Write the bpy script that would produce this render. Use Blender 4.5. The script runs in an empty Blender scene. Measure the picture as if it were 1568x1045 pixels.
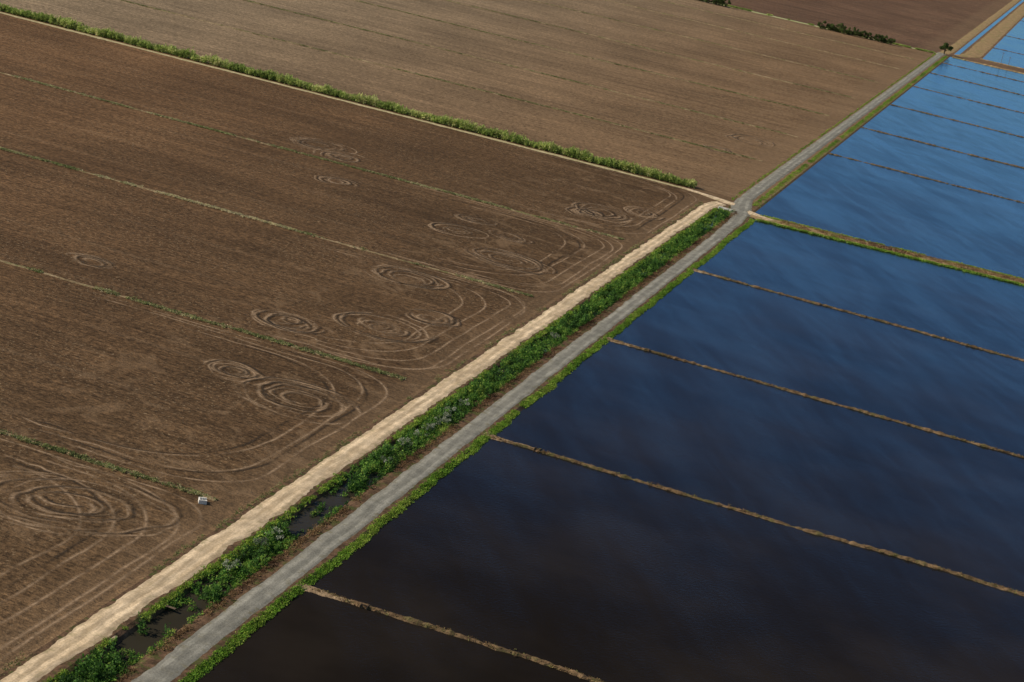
import bpy, math, random
import numpy as np
from mathutils import Matrix, Vector
rng=np.random.default_rng(7); random.seed(7)
S=bpy.context.scene
S.view_settings.view_transform='Standard'
S.view_settings.look='None'; S.view_settings.exposure=0

# ------------------------------------------------------------ helpers
def vnoise(x,scale,seed=0):
    r=np.random.default_rng(seed); t=r.uniform(-1,1,4096)
    u=np.asarray(x,float)/scale+1000.37; i=np.floor(u).astype(int); f=u-i; f=f*f*(3-2*f)
    return t[i%4096]*(1-f)+t[(i+1)%4096]*f
def fbm(x,scale,seed=0):
    return vnoise(x,scale,seed)+.5*vnoise(x,scale/2.3,seed+1)+.25*vnoise(x,scale/5.1,seed+2)
def add_mesh(name,V,F,mats,mi=None,smooth=False,attr=None,parent=None):
    V=np.asarray(V,np.float32).reshape(-1,3); F=np.asarray(F,np.int32)
    me=bpy.data.meshes.new(name); n=F.shape[1]
    me.vertices.add(len(V)); me.vertices.foreach_set('co',V.ravel())
    me.loops.add(F.size); me.loops.foreach_set('vertex_index',F.ravel())
    me.polygons.add(len(F)); me.polygons.foreach_set('loop_start',np.arange(0,F.size,n,dtype=np.int32))
    try: me.polygons.foreach_set('loop_total',np.full(len(F),n,np.int32))
    except Exception: pass
    for m in (mats if isinstance(mats,(list,tuple)) else [mats]): me.materials.append(m)
    if mi is not None: me.polygons.foreach_set('material_index',np.asarray(mi,np.int32))
    me.polygons.foreach_set('use_smooth',np.full(len(F),smooth))
    me.update(calc_edges=True)
    if attr is not None:
        a=me.attributes.new('tint','FLOAT','POINT'); a.data.foreach_set('value',np.asarray(attr,np.float32))
    me.validate()
    ob=bpy.data.objects.new(name,me); S.collection.objects.link(ob)
    if parent: ob.parent=parent
    return ob
def gridfaces(nu,nv,off=0):
    i=np.arange(nu-1)[:,None]; j=np.arange(nv-1)[None,:]
    a=(i*nv+j).ravel()+off
    return np.stack([a,a+nv,a+nv+1,a+1],1)
class M:
    def __init__(s,name):
        s.m=bpy.data.materials.new(name); s.m.use_nodes=True; s.t=s.m.node_tree; s.t.nodes.clear()
        s.out=s.t.nodes.new('ShaderNodeOutputMaterial'); s.pos=s.t.nodes.new('ShaderNodeNewGeometry').outputs['Position']
    def n(s,ty): return s.t.nodes.new('ShaderNode'+ty)
    def l(s,a,b): s.t.links.new(a,b)
    def put(s,sock,v):
        if hasattr(v,'is_output'): s.l(v,sock)
        else:
            if sock.type=='RGBA' and not isinstance(v,(int,float)): v=tuple(v)+((1,) if len(v)==3 else ())
            sock.default_value=v
    def math(s,op,a,b=0,c=0,clamp=False):
        n=s.n('Math'); n.operation=op; n.use_clamp=clamp
        s.put(n.inputs[0],a); s.put(n.inputs[1],b); s.put(n.inputs[2],c); return n.outputs[0]
    def mapping(s,sc,rot=0,src=None,loc=(0,0,0)):
        src=src or s.pos
        if rot:
            r=s.n('Mapping'); r.inputs['Rotation'].default_value=(0,0,rot); s.l(src,r.inputs[0]); src=r.outputs[0]
        n=s.n('Mapping'); n.inputs['Scale'].default_value=sc; n.inputs['Location'].default_value=loc
        s.l(src,n.inputs[0]); return n.outputs[0]
    def noise(s,sc,detail=4,rough=.55,vec=None,dist=0):
        n=s.n('TexNoise'); n.inputs['Scale'].default_value=sc; n.inputs['Detail'].default_value=detail
        n.inputs['Roughness'].default_value=rough; n.inputs['Distortion'].default_value=dist
        s.l(vec if vec is not None else s.pos,n.inputs['Vector']); return n.outputs[0]
    def ramp(s,f,lo,hi,a=0.,b=1.):
        n=s.n('MapRange'); s.put(n.inputs[0],f); n.inputs[1].default_value=lo; n.inputs[2].default_value=hi
        n.inputs[3].default_value=a; n.inputs[4].default_value=b; n.interpolation_type='SMOOTHSTEP'; return n.outputs[0]
    def mix(s,f,a,b,mode='MIX'):
        n=s.n('Mix'); n.data_type='RGBA'; n.blend_type=mode
        s.put(n.inputs[0],f); s.put(n.inputs[6],a); s.put(n.inputs[7],b); return n.outputs[2]
    def bright(s,col,f):
        n=s.n('VectorMath'); n.operation='SCALE'; s.put(n.inputs[0],col) if hasattr(col,'is_output') else setattr(n.inputs[0],'default_value',col[:3])
        s.put(n.inputs['Scale'],f); return n.outputs[0]
    def bump(s,h,strength,dist):
        n=s.n('Bump'); n.inputs['Strength'].default_value=strength; n.inputs['Distance'].default_value=dist
        s.l(h,n.inputs['Height']); return n.outputs[0]
    def bsdf(s,col,rough=.9,normal=None,spec=.2,trans=0):
        b=s.n('BsdfPrincipled'); s.put(b.inputs['Base Color'],col); s.put(b.inputs['Roughness'],rough)
        b.inputs['Specular IOR Level'].default_value=spec
        if normal is not None: s.l(normal,b.inputs['Normal'])
        if trans:
            t=s.n('BsdfTranslucent'); s.put(t.inputs[0],col); mx=s.n('MixShader'); mx.inputs[0].default_value=trans
            s.l(b.outputs[0],mx.inputs[1]); s.l(t.outputs[0],mx.inputs[2]); return mx.outputs[0]
        return b.outputs[0]
    def done(s,sh): s.l(sh,s.out.inputs[0]); return s.m
    def xyz(s):
        n=s.n('SeparateXYZ'); s.l(s.pos,n.inputs[0]); return n.outputs

# ------------------------------------------------------------ materials
def mat_soil():
    m=M('tilled_soil'); x,y,z=m.xyz()
    wv=m.math('ADD',y,m.math('MULTIPLY',m.noise(.02,3),10))
    pale=m.ramp(wv,884,888)
    lat=m.ramp(x,-480,-160)
    lower=m.mix(lat,(.146,.081,.039),(.094,.055,.027))
    lower=m.mix(m.math('MULTIPLY',m.ramp(y,480,300),.3),lower,(.148,.094,.048))
    upper=m.mix(m.ramp(x,-600,-170),(.242,.178,.110),(.185,.115,.061))
    far=(.125,.071,.043,1)
    c=m.mix(pale,lower,upper); c=m.mix(m.ramp(y,1930,1938),c,far)
    c=m.bright(c,m.ramp(m.noise(.012,5,.6),.25,.75,.76,1.24))
    st=m.noise(1,4,.6,m.mapping((.005,.11,1)))
    c=m.bright(c,m.ramp(st,.3,.7,.84,1.15))
    st2=m.noise(1,3,.65,m.mapping((.03,.75,1),.004))
    c=m.bright(c,m.ramp(st2,.28,.72,.76,1.24))
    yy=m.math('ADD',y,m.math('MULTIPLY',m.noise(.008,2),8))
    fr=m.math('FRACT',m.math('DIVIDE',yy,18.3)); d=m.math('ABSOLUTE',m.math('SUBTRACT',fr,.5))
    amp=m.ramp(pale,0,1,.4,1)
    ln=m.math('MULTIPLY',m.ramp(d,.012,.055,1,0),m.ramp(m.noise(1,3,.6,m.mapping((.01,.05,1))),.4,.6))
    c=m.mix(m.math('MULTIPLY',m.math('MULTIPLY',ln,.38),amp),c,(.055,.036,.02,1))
    fr2=m.math('FRACT',m.math('DIVIDE',m.math('ADD',yy,5),36.6)); d2=m.math('ABSOLUTE',m.math('SUBTRACT',fr2,.5))
    ln2=m.math('MULTIPLY',m.ramp(d2,.01,.06,1,0),m.ramp(m.noise(1,3,.6,m.mapping((.012,.06,1),0,None,(40,3,1))),.42,.6))
    c=m.mix(m.math('MULTIPLY',m.math('MULTIPLY',ln2,.28),amp),c,(.30,.21,.13,1))
    fine=m.noise(1,3,.75,m.mapping((.5,1.0,1)))
    c=m.bright(c,m.ramp(fine,.3,.7,.52,1.52))
    mid=m.noise(.28,4,.7); c=m.bright(c,m.ramp(mid,.3,.7,.80,1.20))
    spk=m.ramp(m.noise(1.0,2,.6),.59,.68)
    patch=m.ramp(m.noise(.03,3),.36,.60)
    c=m.mix(m.math('MULTIPLY',m.math('MULTIPLY',spk,patch),.6),c,(.34,.245,.145,1))
    dk=m.ramp(m.noise(.7,3,.7,m.mapping((1,1,1),0,None,(50,9,3))),.56,.66)
    c=m.mix(m.math('MULTIPLY',dk,.62),c,(.030,.019,.010,1))
    sm=m.noise(1,5,.6,m.mapping((.045,.055,1),.5),2.2)
    hp=m.math('MULTIPLY',m.ramp(sm,.52,.66),m.ramp(x,-270,-165))
    c=m.mix(m.math('MULTIPLY',hp,.5),c,(.235,.152,.085,1))
    edge=m.ramp(m.math('ADD',x,m.math('MULTIPLY',m.noise(.15,3),5)),-158,-146)
    c=m.mix(m.math('MULTIPLY',edge,.35),c,(.20,.132,.075,1))
    h=m.math('ADD',m.math('MULTIPLY',fine,1.0),m.math('MULTIPLY',st2,.9))
    return m.done(m.bsdf(c,.95,m.bump(h,1.,.6),.08))
def mat_earth(name,a,b,sc=.5,c3=None,amt=.4,bs=.4):
    m=M(name); n1=m.noise(sc,5,.65); c=m.mix(m.ramp(n1,.3,.7),a,b)
    if c3: c=m.mix(m.math('MULTIPLY',m.ramp(m.noise(sc*.5,4,.7,m.mapping((1,1,1),0,None,(7,70,0))),.50,.62),amt),c,c3)
    f=m.noise(2.2,3,.7); c=m.bright(c,m.ramp(f,.3,.7,.72,1.28))
    return m.done(m.bsdf(c,.95,m.bump(m.math('ADD',n1,f),bs,.3),.1))
def mat_strip(name,a,b,stripes,sc=.6,grass=None):
    m=M(name); at=m.n('Attribute'); at.attribute_name='tint'; u=at.outputs['Fac']
    u=m.math('ADD',u,m.math('MULTIPLY',m.math('SUBTRACT',m.noise(.06,3),.5),.16))
    lng=m.noise(1,4,.65,m.mapping((.9,.10,1))); blot=m.noise(.25,4,.6)
    c=m.mix(m.ramp(lng,.3,.7),a,b)
    c=m.bright(c,m.ramp(blot,.3,.7,.80,1.16))
    tot=None
    for (p,w) in stripes:
        d=m.math('ABSOLUTE',m.math('SUBTRACT',u,p)); k=m.ramp(d,w*.3,w,1,0); tot=k if tot is None else m.math('MAXIMUM',tot,k)
    tot=m.math('MULTIPLY',tot,m.ramp(m.noise(1,3,.6,m.mapping((.3,.03,1))),.35,.6,.3,1))
    c=m.bright(c,m.ramp(tot,0,1,.84,1.16))
    if grass:
        g=m.math('MULTIPLY',m.ramp(m.noise(.35,4,.7),.52,.64),m.ramp(m.math('ABSOLUTE',m.math('SUBTRACT',u,.5)),.05,.42,.10,.9))
        c=m.mix(g,c,grass)
    f=m.noise(2.2,4,.75); c=m.bright(c,m.ramp(f,.3,.7,.80,1.2))
    return m.done(m.bsdf(c,.9,m.bump(m.math('ADD',f,lng),.45,.18),.15))
def mat_water(name,body=(.0115,.009,.007),gain=1.0):
    m=M(name)
    lane=m.noise(1,4,.55,m.mapping((.030,.0065,1),math.radians(-23)),.7)
    lane2=m.noise(1,4,.6,m.mapping((.11,.018,1),math.radians(-30)),.5)
    lane3=m.noise(1,3,.6,m.mapping((.012,.05,1),math.radians(12)),.5)
    g=m.math('ADD',m.math('ADD',m.math('MULTIPLY',lane,.4),m.math('MULTIPLY',lane2,.35)),m.math('MULTIPLY',lane3,.25))
    r1=m.noise(1.5,3,.65,m.mapping((1,.6,1),math.radians(25))); r2=m.noise(3.6,3,.6)
    h=m.math('ADD',m.math('MULTIPLY',r1,.7),m.math('MULTIPLY',r2,.35))
    bn=m.n('Bump'); bn.inputs['Distance'].default_value=.15; m.l(h,bn.inputs['Height'])
    m.l(m.ramp(g,.36,.64,.15,.52),bn.inputs['Strength'])
    gl=m.n('BsdfGlossy'); gl.inputs['Color'].default_value=(.36*gain,.66*gain,1.0*gain,1)
    m.l(m.ramp(g,.36,.64,.10,.20),gl.inputs['Roughness']); m.l(bn.outputs[0],gl.inputs['Normal'])
    df=m.n('BsdfDiffuse'); mud=m.mix(m.ramp(m.noise(.02,4,.6),.35,.7),body,tuple(v*1.7 for v in body)); m.l(mud,df.inputs[0])
    fr=m.n('Fresnel'); fr.inputs['IOR'].default_value=1.33; m.l(bn.outputs[0],fr.inputs['Normal'])
    f=m.math('SUBTRACT',fr.outputs[0],.090); f=m.math('MAXIMUM',m.math('MULTIPLY',f,1.85),.004)
    f=m.math('MULTIPLY',f,m.ramp(g,.34,.66,.76,1.24)); f=m.math('MINIMUM',f,1.)
    mx=m.n('MixShader'); m.l(f,mx.inputs[0]); m.l(df.outputs[0],mx.inputs[1]); m.l(gl.outputs[0],mx.inputs[2])
    return m.done(mx.outputs[0])
def mat_leaf(name,cols,trans=.3,mul=1.):
    m=M(name); at=m.n('Attribute'); at.attribute_name='tint'; cols=[tuple(min(v*mul,.8) for v in c) for c in cols]
    r=m.n('ValToRGB'); r.color_ramp.elements[0].color=cols[0]+(1,); r.color_ramp.elements[1].color=cols[-1]+(1,)
    for i,c in enumerate(cols[1:-1]): e=r.color_ramp.elements.new((i+1)/(len(cols)-1)); e.color=c+(1,)
    m.l(at.outputs['Fac'],r.inputs[0]); c=m.bright(r.outputs[0],m.ramp(m.noise(.3,3),.3,.7,.72,1.28))
    return m.done(m.bsdf(c,.7,None,.15,trans))
def mat_plain(name,c,rough=.8):
    m=M(name); col=m.bright(c,m.ramp(m.noise(2.5,4,.7),.3,.7,.75,1.15)); return m.done(m.bsdf(col,rough))
soil=mat_soil()
bank=mat_earth('ditch_bank_earth',(.16,.095,.055),(.060,.038,.022),.5,(.06,.085,.018),.7)
mud=mat_earth('paddy_mud',(.06,.045,.03),(.03,.024,.018))
bundm=mat_earth('bund_earth',(.205,.132,.070),(.070,.045,.024),.45,(.085,.085,.028),.65)
sand=mat_earth('pale_dry_mud',(.36,.26,.155),(.18,.12,.07),.4)
checkm=mat_earth('check_ridge_earth',(.31,.235,.14),(.16,.115,.06),.25,(.11,.125,.04),.7)
gravel=mat_strip('gravel_surface',(.205,.198,.165),(.275,.262,.218),[(.3,.13),(.7,.13)],.6,(.16,.14,.08,1))
dirt=mat_strip('dirt_track_surface',(.50,.375,.230),(.69,.54,.36),[(.3,.12),(.62,.12)],.6,(.28,.23,.12,1))
tan=mat_earth('tan_levee_earth',(.38,.26,.135),(.20,.135,.065),.2,(.16,.17,.05),.6)
water=mat_water('paddy_water_surface'); dwater=mat_water('ditch_water_surface',(.024,.021,.014),.9)
lushm=mat_leaf('ditch_leaf',[(.014,.034,.009),(.034,.082,.014),(.070,.142,.022),(.17,.22,.040)],.38,1.95)
hedgem=mat_leaf('tall_grass_leaf',[(.085,.125,.028),(.15,.20,.045),(.24,.28,.080),(.38,.36,.17)],.4,1.75)
grassm=mat_leaf('verge_grass_leaf',[(.050,.105,.012),(.085,.17,.018),(.14,.23,.024),(.22,.26,.05)],.35,1.55)
weedm=mat_leaf('weed_leaf',[(.07,.090,.03),(.13,.15,.05),(.24,.23,.11),(.38,.33,.20)],.3,1.6)
dryveg=mat_leaf('dry_weed_leaf',[(.08,.045,.025),(.15,.090,.045),(.24,.155,.075),(.17,.16,.05)],.3,1.35)
palem=mat_leaf('pale_shrub_leaf',[(.10,.13,.07),(.20,.23,.15),(.34,.36,.27),(.45,.45,.36)],.3,1.25)
treem=mat_leaf('tree_leaf',[(.018,.028,.008),(.03,.048,.012),(.05,.075,.018),(.08,.105,.03)],.2,1.7)
bark=mat_plain('bark',(.09,.065,.045)); conc=mat_plain('concrete',(.78,.75,.68)); wood=mat_plain('weathered_wood',(.16,.115,.075))
black=mat_plain('wet_dark_timber',(.045,.032,.022))

# ------------------------------------------------------------ ground sheet
xb=np.array([-12000,-4000,-1500,-700,-300,-160,-147,-145.4,-137.9,-137,-135.6,-131,-129.6,-128.4,-123,-121.2,-120,-118,-110,0,400,1500,5000,12000.])
yb=np.array([-4000,-500,0,150,300,450,600,750,842,848,900,1200,1500,1800,1936,1946,2500,4000,8000,20000.])
def gz(x,y):
    if y<845:
        return float(np.interp(x,[-160,-147,-145.4,-137.9,-137,-135.6,-131,-129.6,-128.4,-120,-118],[0,0,.3,.3,-.1,-1.2,-1.2,-.1,.3,.3,-.3]))
    if y<1940: return float(np.interp(x,[-145.4,-123,-121.2],[0,.2,-.3]))
    return 0.
V=[(x,y,gz(x,y)) for x in xb for y in yb]
F=gridfaces(len(xb),len(yb)); mi=[]
for f in F:
    cx=np.mean([V[k][0] for k in f]); cy=np.mean([V[k][1] for k in f])
    if cx<-145.6 or (cy>846 and cx<-123): mi.append(0)
    elif cx<-119.2 and cy<1940: mi.append(1)
    elif cy<1940: mi.append(2)
    else: mi.append(0)
add_mesh('ground',V,F,[soil,bank,mud],mi)

def sheet(name,x0,x1,y0,y1,z,mat):
    return add_mesh(name,[(x0,y0,z),(x1,y0,z),(x1,y1,z),(x0,y1,z)],[[0,1,2,3]],mat)
sheet('paddy_water',-122.2,3000,-600,1938,-.08,water)
sheet('paddy_water',-94,3000,1992,7000,.06,water)
sheet('ditch_water',-137,-129.4,-500,846.5,-.62,dwater)
sheet('canal_water',-121.3,-116.6,1975,7000,.05,water)

def ribbon(name,C,W,z,mat,ragL=.4,ragR=.4,step=1.2,crown=.06,seed=0,nv=7,skirt=.25,drop=True):
    C=np.array(C,float); W=np.array(W,float) if np.ndim(W) else np.full(len(C),float(W))
    d=np.r_[0,np.cumsum(np.hypot(*np.diff(C,axis=0).T))]; n=int(d[-1]/step)+2; s=np.linspace(0,d[-1],n)
    x=np.interp(s,d,C[:,0]); y=np.interp(s,d,C[:,1]); w=np.interp(s,d,W)
    k=9; 
    if len(C)>2:
        pad=lambda a:np.convolve(np.r_[np.full(k,a[0])-(a[1]-a[0])*np.arange(k,0,-1),a,np.full(k,a[-1])+(a[-1]-a[-2])*np.arange(1,k+1)],np.ones(2*k+1)/(2*k+1),'valid')
        x=pad(x); y=pad(y)
    tx=np.gradient(x); ty=np.gradient(y); L=np.hypot(tx,ty); nx=ty/L; ny=-tx/L
    eL=-w/2-ragL*fbm(s,6,seed)*.7-ragL*.3*rng.uniform(-1,1,n); eR=w/2+ragR*fbm(s,6,seed+9)*.7+ragR*.3*rng.uniform(-1,1,n)
    V=[];T=[]
    for j in range(nv):
        u=j/(nv-1); o=eL+(eR-eL)*u
        zz=z+crown*(1-(2*u-1)**2)+(-skirt if j in(0,nv-1) and drop else 0)
        V.append(np.stack([x+nx*o,y+ny*o,np.full(n,zz)],1)); T.append(np.full(n,u))
    V=np.stack(V,1).reshape(-1,3); T=np.stack(T,1).ravel()
    return add_mesh(name,V,gridfaces(n,nv),mat,smooth=True,attr=T)
ribbon('dirt_track',[(-141.6,-400),(-141.6,300),(-141.5,600),(-141.6,820),(-141.4,846),(-139,858)],[7.6,7.6,7.4,7.4,7.6,6],.33,dirt,.55,.9,seed=3)
ribbon('gravel_road',[(-123.9,-400),(-123.9,600),(-124.1,780),(-125,835),(-129,860),(-131.6,885),(-131.6,1300),(-131.6,1925),(-132,1955)],
       [7.0,7.0,7.0,8.5,11,7.2,7.0,7.0,9],.33,gravel,.4,.3,seed=11)
ribbon('access_track',[(-160,872),(-146,869),(-136,864),(-130,862)],[3,5,8,7],.29,dirt,.5,.5,seed=21)
ribbon('access_track',[(-128,856),(-121,849),(-112,847)],[9,9,7],.31,dirt,.5,.5,seed=23)
ribbon('farm_road',[(-2200,1925),(-600,1928),(-300,1931),(-132,1936)],10,.3,mat_earth('grassy_road',(.44,.42,.24),(.24,.29,.10),.1),.6,.6,3,seed=31,skirt=.5)
ribbon('dirt_track',[(-131,1955),(-128,2000),(-128,7000)],[12,11,11],.14,tan,1,.8,4,seed=33)
ribbon('dirt_track',[(-118,1965),(-106,1985),(-105,2010),(-105,7000)],[10,16,20,20],.13,tan,1,1,4,seed=35)

# ------------------------------------------------------------ ridges
def ridge(name,P,w,h,z0,mat,seed,meander=.6,step=1.0,rough=1.):
    P=np.array(P,float); d=np.r_[0,np.cumsum(np.hypot(*np.diff(P,axis=0).T))]; n=int(d[-1]/step)+2; s=np.linspace(0,d[-1],n)
    x=np.interp(s,d,P[:,0]); y=np.interp(s,d,P[:,1])+meander*fbm(s,45,seed)*.7+.22*rough*fbm(s,5,seed+3)
    ww=w*(1+.32*fbm(s,7,seed+5)+.22*rough*rng.uniform(-1,1,n)); hh=h*(1+.25*fbm(s,5,seed+7)+.28*rough*rng.uniform(-1,1,n))
    prof=[(-.5,0),(-.3,.6),(-.1,1),(.12,.95),(.32,.55),(.5,0)]
    V=np.stack([np.stack([x,y+ww*(a+.06*rng.uniform(-1,1,n)),z0+hh*b],1) for a,b in prof],1).reshape(-1,3)
    return add_mesh(name,V,gridfaces(n,6),mat,smooth=False)
bunds=[(210,212),(333,336),(454,454),(577,573),(708,700),(1096,1085),(1245,1226),(1411,1392),(1576,1556),(1723,1700),(1850,1835)]
for i,(y0,y1) in enumerate(bunds):
    xs=-119 if y0<850 else -122
    ridge('rice_bund',[(xs,y0),(150,y1),(900,y1+ (y1-y0)*2)],2.1 if y0<850 else 1.8,.70,-.34,bundm,i*13,1.0)
ridge('levee',[(-120,1938),(100,1930),(900,1925)],7,1.0,-.32,tan,400,1,2)
ridge('levee',[(-96,1992),(900,1984)],5,.7,-.1,tan,410,1,2)
for i,y in enumerate([2180,2420,2800,3350]):
    ridge('rice_bund',[(-95,y),(900,y-10)],1.8,.6,-.1,bundm,500+i*11,1,3)
def lev(x): return 843+(x+118)*.07
ribbon('levee_track',[(-122,lev(-118)+4),(0,lev(0)+4),(900,lev(900)+4)],[15,13,13],.12,tan,1.0,1.0,1.2,.25,seed=41,skirt=.5)
for i,(y0,_) in enumerate(bunds[:5]):
    n=40; xs=np.linspace(-120.5,-106+rng.uniform(-3,3),n); w=np.interp(np.arange(n),[0,6,18,n-1],[10,3.6,2.4,1.2])*(1+.3*fbm(xs,2.5,i)+.1*rng.uniform(-1,1,n))
    V=[]
    for j in range(8):
        u=j/7*2-1
        V.append(np.stack([xs,np.full(n,y0+.2)+u*w/2+.3*fbm(xs,4,i+40),-.14+.40*(1-u*u)+.09*rng.uniform(-1,1,n)+np.interp(xs,[-121,-118],[.18,0])],1))
    add_mesh('mud_bank',np.stack(V,1).reshape(-1,3),gridfaces(n,8),sand,smooth=True)
checks=[(361,361),(479,480),(603,606),(728,732)]
for i,(y0,y1) in enumerate(checks):
    ridge('check_ridge',[(-153,y0),(-545,y1),(-900,y1+2)],1.3,.35,-.02,checkm,600+i*17,.8)
ridge('check_ridge',[(-153,240),(-900,242)],1.1,.28,-.02,checkm,700,.8)
upchecks=[(1008,1014),(1130,1138),(1262,1270),(1395,1404),(1540,1548),(1690,1700),(1815,1822)]
for i,(y0,y1) in enumerate(upchecks):
    ridge('check_ridge',[(-146,y0),(-900,y1),(-1500,y1)],1.6,.5,-.02,checkm,800+i*17,1.2,2)

# ------------------------------------------------------------ vegetation
def leaves(name,C,R,k,size,mat,tint,up=.5,asp=.35,tv=.18):
    C=np.asarray(C,float); R=np.asarray(R,float); N=len(C)
    c=np.repeat(C,k,0); r=np.repeat(R,k,0); n=N*k
    d=rng.normal(size=(n,3)); d/=np.linalg.norm(d,axis=1)[:,None]; rad=rng.uniform(.15,1,n)**.5
    p=c+d*r*rad[:,None]
    a=rng.normal(size=(n,3)); a/=np.linalg.norm(a,axis=1)[:,None]; a=a*(1-up)+np.array([0,0,1])*up+d*.3; a/=np.linalg.norm(a,axis=1)[:,None]
    b=np.cross(a,rng.normal(size=(n,3))); b/=np.linalg.norm(b,axis=1)[:,None]
    L=(size*rng.uniform(.6,1.4,n))[:,None]; 
    V=np.stack([p-a*L*.5,p+b*L*asp*.5,p+a*L*.5,p-b*L*asp*.5],1).reshape(-1,3)
    F=np.arange(4*n).reshape(n,4)
    t=np.clip(np.repeat(tint,k)+rng.normal(0,tv,n),0,1)
    return add_mesh(name,V,F,mat,attr=np.repeat(t,4))
def place(n,x0,x1,y0,y1): return rng.uniform(x0,x1,n),rng.uniform(y0,y1,n)
# ditch vegetation: low growth + taller bush clumps, with pools of open water
x,y=place(4800,-137.2,-129.3,120,846)
side=np.minimum(x+137.6,-129.2-x)
dens=fbm(y,18,50)*.7+.5*fbm(y,7,60)+.7*fbm(x*7+y,9,61)
open_=np.interp(y,[268,274,288,304,314,322,352,362,372,390,400,420,520,850],[1.2,.4,-.9,-.7,.9,1.1,1.1,-.3,-.9,-.8,.6,.4,.5,.6])
keep=(dens+open_>0)|(side<rng.uniform(.2,1.2,len(x)))
x,y,side=x[keep],y[keep],side[keep]; n=len(x)
hs=rng.uniform(.35,.85,n)
zg=np.interp(side,[0,1.8],[.1,-.8])
R=np.stack([rng.uniform(.5,1.1,n),rng.uniform(.6,1.3,n),hs],1)
t=np.clip(.50+.36*fbm(y,13,70)+rng.normal(0,.2,n),0,1)
leaves('ditch_vegetation',np.stack([x,y,zg+hs*.75],1),R,26,.55,lushm,t,.35,.42)
x,y=place(2300,-136.4,-130.2,120,844); side=np.minimum(x+137.6,-129.2-x)
k=(fbm(y,11,150)+.8*fbm(x*9+y,8,151)+np.interp(y,[276,290,304,318,350,364,392,402,430,850],[1.2,-1.3,-1.3,.7,.7,-1.1,-1.1,.3,.2,.2]))>.15
x,y,side=x[k],y[k],side[k]; n=len(x); hs=rng.uniform(.8,2.2,n)
leaves('ditch_bushes',np.stack([x,y,np.interp(side,[0,1.8],[.1,-.8])+hs*.8],1),np.stack([rng.uniform(.7,1.2,n),rng.uniform(.8,1.4,n),hs],1),54,.6,lushm,
   np.clip(.42+.25*fbm(y,10,171)+rng.normal(0,.22,n),0,1),.25,.45)
x=rng.normal(-137.3,.5,3600); y=rng.uniform(120,848,3600); k=fbm(y,14,90)+.55>0; x,y=x[k],y[k]; n=len(x)
leaves('ditch_edge_grass',np.stack([x,y,np.full(n,.35)],1),np.tile([.45,.7,.28],(n,1)),14,.42,grassm,np.clip(.78+rng.normal(0,.2,n),0,1),.5,.4)
x=rng.normal(-128.6,.6,4000); y=rng.uniform(120,846,4000); k=fbm(y,11,95)+.55>0; x,y=x[k],y[k]; n=len(x)
leaves('dry_shoulder_weeds',np.stack([x,y,np.full(n,.38)],1),np.tile([.5,.8,.25],(n,1)),12,.4,dryveg,np.clip(.35+.3*fbm(y,9,96),0,1),.4,.4)
P=[(-132.5,444),(-132.8,436),(-131.9,451),(-133.2,462),(-132.2,470),(-133,428),(-133.5,352),(-134.2,345),(-132.4,412),(-133,560),(-134.6,330),(-132.6,456)]
for (px,py) in P:
    C=[];Rr=[]
    for q in range(9): C.append((px+rng.normal(0,.8),py+rng.normal(0,1.1),rng.uniform(.8,1.9))); Rr.append((.6,.7,.5))
    leaves('pale_shrub',C,Rr,50,.34,palem,rng.uniform(.1,.75,9),.3,.4)
def verge(name,y0,y1,xc,w,n,seed,h=.2):
    y=rng.uniform(y0,y1,n); x=xc+w*rng.uniform(-.5,.5,n)+.4*fbm(y,9,seed); k=(fbm(y,18,seed+3)+1.1>0)
    x,y=x[k],y[k]; n=len(x)
    leaves(name,np.stack([x,y,np.full(n,.18)+np.interp(x,[xc-w/2,xc+w/2],[.2,-.2])],1),np.stack([rng.uniform(.4,.7,n),rng.uniform(.6,1.1,n),np.full(n,h)],1),14,.4,grassm,
       np.clip(.55+.3*fbm(y,25,seed+5)+rng.normal(0,.14,n),0,1),.3,.45)
verge('verge_grass',120,838,-119.2,2.0,7500,101)
verge('verge_grass',872,1930,-124.8,3.4,6500,111,.3)
verge('verge_grass',872,1930,-136.2,1.0,1500,121,.2)
n=4200; x=rng.uniform(-118,420,n); y=lev(x)-2.6+rng.normal(0,.8,n)
leaves('levee_grass',np.stack([x,y,np.full(n,.25)],1),np.tile([1.1,.7,.35],(n,1)),12,.6,grassm,np.clip(.6+rng.normal(0,.2,n),0,1),.4,.45)
n=3000; x=rng.uniform(-118,420,n); y=lev(x)+9.5+rng.normal(0,.9,n); k=fbm(x,25,17)+.5>0; x,y=x[k],y[k]; n=len(x)
leaves('levee_grass',np.stack([x,y,np.full(n,.3)],1),np.tile([1.2,.8,.35],(n,1)),12,.6,grassm,np.clip(.85+rng.normal(0,.2,n),0,1),.4,.45)
n=5000; x=rng.uniform(-108,420,n); y=lev(x)+rng.uniform(0,8.5,n); k=fbm(x*1.3+y,12,7)+.55>0; x,y=x[k],y[k];n=len(x)
leaves('levee_dry_weeds',np.stack([x,y,np.full(n,.5)],1),np.tile([1.2,.9,.4],(n,1)),12,.5,dryveg,np.clip(.5+.4*fbm(x,9,8),0,1),.4,.4)
for i,(y0,y1) in enumerate(bunds[1:5]):
    n=1700; x=rng.uniform(-118,300,n); k=fbm(x,20,900+i)+.5*fbm(x,5,950+i)+.2>0; x=x[k]; n=len(x)
    s=x+119; y=np.interp(x,[-119,150,900],[y0,y1,y1+(y1-y0)*2])+1.0*fbm(s,45,(i+1)*13)*.7+rng.normal(0,.45,n)
    leaves('bund_weeds',np.stack([x,y,np.full(n,.2)],1),np.tile([.5,.4,.18],(n,1)),9,.38,dryveg,np.clip(rng.normal(.65,.35,n),0,1),.4,.4)
n=5200; x=rng.uniform(-900,-156,n); y=880+rng.uniform(-2.8,2.8,n)+.6*fbm(x,60,5)
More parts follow.
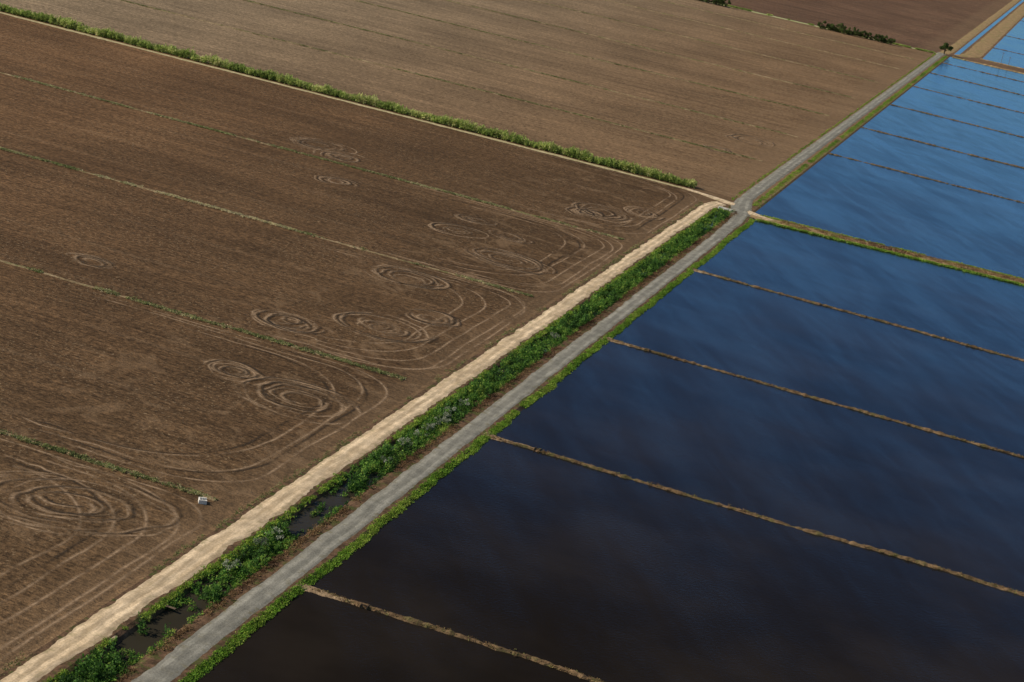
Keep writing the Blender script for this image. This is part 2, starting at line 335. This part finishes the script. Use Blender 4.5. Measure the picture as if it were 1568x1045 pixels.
hs=rng.uniform(1.2,2.3,n)*(1+.28*fbm(x,6,6))
leaves('tall_grass_windrow',np.stack([x,y,hs*.95],1),np.stack([rng.uniform(.8,1.5,n),rng.uniform(.7,1.2,n),hs],1),26,1.0,hedgem,np.clip(.48+.24*fbm(x,7,4)+rng.normal(0,.16,n),0,1),.5,.36)
ribbon('grass_strip',[(-900,873.5),(-400,873.5),(-158,872.5)],4.2,.05,mat_earth('dry_straw',(.50,.42,.25),(.30,.26,.13),.4),.6,.6,1.2,.1,seed=51,skirt=.04)
for i,(y0,y1) in enumerate(checks):
    n=5200; x=-rng.uniform(153,620,n); k=fbm(x,30,200+i)+.7*fbm(x,6,220+i)+.25>rng.uniform(-.5,.5,n); x=x[k]; n=len(x)
    y=np.interp(-x,[153,545,900],[y0,y1,y1+2])+.8*fbm(-x-153,45,600+i*17)*.7+rng.normal(0,.65,n)
    base=np.full(n,.42)
    if i==2: base=np.where((x<-240)&(x>-330),.95,.42)
    base=base-.10*(x>-200)+.22*fbm(x,14,i)
    leaves('check_ridge_weeds',np.stack([x,y,np.full(n,.3)],1),np.tile([.65,.5,.22],(n,1)),9,.46,weedm,np.clip(base+rng.normal(0,.2,n),0,1),.4,.45)
for i,(y0,y1) in enumerate(upchecks[:5]):
    n=3500; x=-rng.uniform(150,900,n); k=fbm(x,40,250+i)+.3>rng.uniform(-.5,.5,n); x=x[k]; n=len(x)
    y=np.interp(-x,[146,900],[y0,y1])+1.2*fbm(-x-146,45,800+i*17)*.7+rng.normal(0,.6,n)
    leaves('check_ridge_weeds',np.stack([x,y,np.full(n,.35)],1),np.tile([.9,.5,.25],(n,1)),8,.55,weedm,np.clip(.2+rng.normal(0,.2,n),0,1),.4,.4)
n=1800; y=rng.uniform(120,848,n); x=-145.7+rng.normal(0,.45,n); k=fbm(y,17,300)+.1>0; x,y=x[k],y[k];n=len(x)
leaves('field_edge_weeds',np.stack([x,y,np.full(n,.25)],1),np.tile([.5,.7,.25],(n,1)),9,.38,weedm,np.clip(.25+rng.normal(0,.2,n),0,1),.4,.4)
n=2400; x=rng.uniform(-560,-138,n); y=1925+(x+560)*.016+rng.normal(0,1.3,n); k=fbm(x,20,330)+.35>0; x,y=x[k],y[k]; n=len(x)
leaves('farm_road_grass',np.stack([x,y,np.full(n,.9)],1),np.tile([1.8,1.,.8],(n,1)),12,1.0,hedgem,np.clip(.35+.2*fbm(x,12,9),0,1),.4,.45)

def tree(name,px,py,h,parent=None,low=.5,wide=.32):
    root=bpy.data.objects.new(name,None) if parent is None else parent
    if parent is None: S.collection.objects.link(root)
    V=[];F=[]
    def limb(a,b,r0,r1):
        a=np.array(a,float);b=np.array(b,float);ax=(b-a)/np.linalg.norm(b-a);u=np.cross(ax,[.3,.9,.1]);u/=np.linalg.norm(u);v=np.cross(ax,u);o=len(V)
        for q,(c,r) in enumerate(((a,r0),((a+b)/2+rng.normal(0,.05,3)*r0*3,(r0+r1)/2),(b,r1))):
            for j in range(7):
                t=j/7*2*math.pi; V.append(c+(u*math.cos(t)+v*math.sin(t))*r)
        for q in range(2):
            for j in range(7): F.append([o+q*7+j,o+q*7+(j+1)%7,o+q*7+7+(j+1)%7,o+q*7+7+j])
    limb((px,py,0),(px+.03*h*rng.normal(),py,h*.5),.045*h,.028*h); C=[];R=[]
    for q in range(8):
        th=q/8*6.28+rng.uniform(-.4,.4); e=(px+math.cos(th)*h*wide*rng.uniform(.5,1.1),py+math.sin(th)*h*wide*rng.uniform(.5,1.1),h*rng.uniform(low,.88))
        limb((px,py,h*rng.uniform(low*.5,low*.9)),e,.02*h,.007*h)
        for _ in range(2): C.append(np.array(e)+rng.normal(0,.06*h,3)); R.append(np.array([.17,.17,.14])*h*rng.uniform(.7,1.2))
    add_mesh('trunk',V,F,bark,smooth=True,parent=root)
    ob=leaves('crown',C,R,80,.09*h,treem,rng.uniform(.1,.9,len(C)),.2,.6); ob.parent=root
    return root
tree('roadside_tree',-129,1945,13,None,.35,.36)
def trow(x0,x1,yy,h0,h1):
    row=bpy.data.objects.new('distant_tree_row',None); S.collection.objects.link(row)
    for x in np.arange(x0,x1,3.4): tree('t',x+rng.uniform(-1.5,1.5),yy+rng.uniform(-2.5,2.5),rng.uniform(h0,h1),row,.15,.46)
trow(-252,-178,1920,5.5,9); trow(-450,-348,1916,6,9.5)

# ------------------------------------------------------------ tractor tracks
def mat_trk(name,col,amt):
    m=M(name); b=m.bsdf(m.bright(col,m.ramp(m.noise(.8,3),.3,.7,.8,1.2)),.95)
    t=m.n('BsdfTransparent'); mx=m.n('MixShader'); a=m.math('MULTIPLY',m.ramp(m.noise(.07,4,.7),.34,.58,.1,1),amt)
    at=m.n('Attribute'); at.attribute_name='tint'; a=m.math('MULTIPLY',a,at.outputs['Fac'])
    a=m.math('MULTIPLY',a,m.ramp(m.noise(1.0,3,.7),.25,.6,.3,1))
    m.l(a,mx.inputs[0]); m.l(t.outputs[0],mx.inputs[1]); m.l(b,mx.inputs[2]); return m.done(mx.outputs[0])
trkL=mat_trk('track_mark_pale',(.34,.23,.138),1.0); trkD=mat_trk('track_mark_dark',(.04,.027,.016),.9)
TV={0:[[],[],[]],1:[[],[],[]]}
def trk(P,w,kind,z):
    P=np.array(P,float); t=np.gradient(P,axis=0); L=np.hypot(t[:,0],t[:,1])+1e-9; nx=-t[:,1]/L; ny=t[:,0]/L
    cols=[np.stack([P[:,0]+nx*w*q,P[:,1]+ny*w*q,np.full(len(P),z)],1) for q in (-.9,0,.9)]
    V=np.stack(cols,1).reshape(-1,3)
    e=np.minimum(1,np.minimum(np.arange(len(P)),np.arange(len(P))[::-1])/10.)
    o=sum(len(a) for a in TV[kind][0]); TV[kind][0].append(V); TV[kind][1].append(gridfaces(len(P),3,o))
    TV[kind][2].append(np.stack([e*0,e,e*0],1).ravel())
def swirl(cx,cy,r,e=1.):
    z=.05; sk=rng.uniform(-.2,.2); sx=rng.uniform(1.2,1.7)
    for q in range(int(5+r*.9)):
        a0=rng.uniform(0,6.28); sp=rng.uniform(1.8,5.2); th=np.linspace(a0,a0+sp,70)
        rr=r*rng.uniform(.25,1.1)*(1+.12*fbm(th,1.2,q+int(abs(cx)*7))); ox,oy=rng.normal(0,.10*r,2)
        u=rr*np.cos(th)*sx; v=rr*np.sin(th)*e
        P=np.stack([cx+ox+u,cy+oy+v+sk*u],1)
        trk(P,rng.uniform(.5,1.0),0,z); z+=.004
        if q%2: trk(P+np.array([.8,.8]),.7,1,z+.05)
for (cx,cy,r,e) in [(-176,644,10,1.2),(-177,521,10,1.3),(-192,584,10,1.1),(-205,694,5,1.2),(-204,668,7,1.2),(-187,680,5,1.2),(-199,501,8,1.2),(-169,439,10,1.3),
    (-267,503,6,1),(-300,755,9,1.4),(-283,742,8,1.4),(-174,769,9,1.7),(-266,696,6,1.1),(-176,336,12,1.2),(-178,760,6,1.6),(-170,545,6,1.2),(-190,445,6,1.1),(-165,1071,9,1.8),(-172,1010,7,1.6),(-160,790,7,1.6)]:
    swirl(cx,cy,r,e)
lims=[242,361,480,604,730,872]
for i in range(5):
    y0,y1=lims[i],lims[i+1]
    for k,ins in enumerate([2.5,4.4,7.5,9.4,14,16,20]):
        if rng.random()<.2: continue
        r=13+rng.uniform(0,12)+ins*.3; xr=-146.5-ins; yt=y1-ins*.7-1.5; yl=y0+ins*.7+1.5; pts=[]
        xl=-rng.uniform(185,260); xl2=-rng.uniform(175,215)
        for t in np.linspace(0,1,60): pts.append((xl+(xr-r-xl)*t,yt))
        for a in np.linspace(90,0,24)[1:]: pts.append((xr-r+r*math.cos(math.radians(a)),yt-r+r*math.sin(math.radians(a))))
        for t in np.linspace(0,1,40)[1:]: pts.append((xr,yt-r+(yl+r-yt+r)*t))
        for a in np.linspace(0,-90,24)[1:]: pts.append((xr-r+r*math.cos(math.radians(a)),yl+r+r*math.sin(math.radians(a))))
        for t in np.linspace(0.02,1,50): pts.append(((xr-r)+(xl2-(xr-r))*t,yl))
        P=np.array(pts); s=np.arange(len(P)); P[:,0]+=.9*fbm(s,30,i*9+k); P[:,1]+=.9*fbm(s,30,i*9+k+4)
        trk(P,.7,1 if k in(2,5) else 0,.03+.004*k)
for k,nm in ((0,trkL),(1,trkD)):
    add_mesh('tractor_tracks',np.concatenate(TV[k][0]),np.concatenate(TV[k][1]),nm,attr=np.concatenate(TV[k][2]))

# ------------------------------------------------------------ small structures
def box(V,F,x0,x1,y0,y1,z0,z1):
    o=len(V); V+= [(x0,y0,z0),(x1,y0,z0),(x1,y1,z0),(x0,y1,z0),(x0,y0,z1),(x1,y0,z1),(x1,y1,z1),(x0,y1,z1)]
    F+= [[o,o+3,o+2,o+1],[o+4,o+5,o+6,o+7],[o,o+1,o+5,o+4],[o+1,o+2,o+6,o+5],[o+2,o+3,o+7,o+6],[o+3,o,o+4,o+7]]
def irrigation_box(px,py,s=1.,z=0,name='concrete_irrigation_box'):
    V=[];F=[]; a=.9*s;t=.26*s;h=.9*s
    box(V,F,-a,a,-a,-a+t,-.3,h);box(V,F,-a,a,a-t,a,-.3,h);box(V,F,-a,-a+t,-a+t+.003,a-t-.003,-.3,h);box(V,F,a-t,a,-a+t+.003,a-t-.003,-.3,h*.6)
    box(V,F,-a*.1,a*.1,-a+t+.003,a-t-.003,-.2,h*.5); box(V,F,-.05*s,.05*s,-a*.2,a*.2,h*.51,h*1.5)
    ob=add_mesh(name,V,F,conc); ob.location=(px,py,z); ob.rotation_euler=(0,0,.5); return ob
irrigation_box(-154.6,357.5,1.0)
def weir(px,py):
    V=[];F=[]
    box(V,F,-.8,-.65,-.9,.9,-.3,.5);box(V,F,.65,.8,-.9,.9,-.3,.5);box(V,F,-.647,.647,-.08,.08,-.3,.3);box(V,F,-.8,.8,-.3,-.15,.503,.56)
    ob=add_mesh('wooden_rice_weir',V,F,black); ob.location=(px,py,0)
for (y0,_) in bunds[1:5]: weir(-105.5,y0)
V=[];F=[]; box(V,F,-3.2,3.2,-.25,.25,-1.2,.75); box(V,F,-3.2,-2.8,-2.4,-.253,-1.2,.6); box(V,F,2.8,3.2,-2.4,-.253,-1.2,.6); box(V,F,-.7,.7,-.45,-.255,-.9,.2)
ob=add_mesh('concrete_culvert_headwall',V,F,conc); ob.location=(-134,846.5,0)
V=[];F=[]; box(V,F,-1.7,1.7,-.15,.15,0,.1); box(V,F,-1.7,1.7,.18,.45,0,.1); box(V,F,-.1,.1,-.2,.5,.103,.16)
ob=add_mesh('wooden_plank_bridge',V,F,wood); ob.location=(-136,306,.1)
def pole(px,py,h=12):
    V=[];F=[]
    for q in range(2):
        r=.2-.05*q
        for j in range(8): V.append((r*math.cos(j*math.pi/4),r*math.sin(j*math.pi/4),h*q))
    F=[[j,(j+1)%8,8+(j+1)%8,8+j] for j in range(8)]; box(V,F,-1.3,1.3,-.08,.08,h-1.1,h-.9)
    for sx in (-1.1,-.5,.5,1.1): box(V,F,sx-.06,sx+.06,-.06,.06,h-.897,h-.65)
    ob=add_mesh('utility_pole',V,F,wood); ob.location=(px,py,0)
pole(-74,1975,13); pole(-66,1962,11)

# ------------------------------------------------------------ light
el=math.radians(34); az=math.radians(-105)
W=bpy.data.worlds.new('World'); S.world=W; W.use_nodes=True; nt=W.node_tree
bg=nt.nodes['Background']; sk=nt.nodes.new('ShaderNodeTexSky'); sk.sky_type='NISHITA'; sk.sun_disc=False
sk.sun_elevation=el; sk.sun_rotation=az; sk.air_density=1.; sk.dust_density=.2; sk.ozone_density=2.2
nt.links.new(sk.outputs[0],bg.inputs[0]); bg.inputs[1].default_value=.075
L=bpy.data.lights.new('sun','SUN'); L.energy=5.; L.angle=math.radians(.5); L.color=(1,.89,.73)
lo=bpy.data.objects.new('sun',L); S.collection.objects.link(lo)
sd=Vector((math.sin(az)*math.cos(el),math.cos(az)*math.cos(el),math.sin(el))); lo.rotation_euler=sd.to_track_quat('Z','Y').to_euler()

# ------------------------------------------------------------ camera
cam=bpy.data.cameras.new('camera'); co=bpy.data.objects.new('camera',cam); S.collection.objects.link(co); S.camera=co
X=Vector((.9334,-.2646,.2425)).normalized(); Y=Vector((.3009,.2075,-.9308)); Y=(Y-X*Y.dot(X)).normalized(); Z=X.cross(Y)
co.matrix_world=Matrix.Translation((0,0,160))@Matrix((X,Y,Z)).to_4x4()
cam.sensor_width=36; cam.lens=66.12; cam.clip_end=40000; cam.clip_start=1
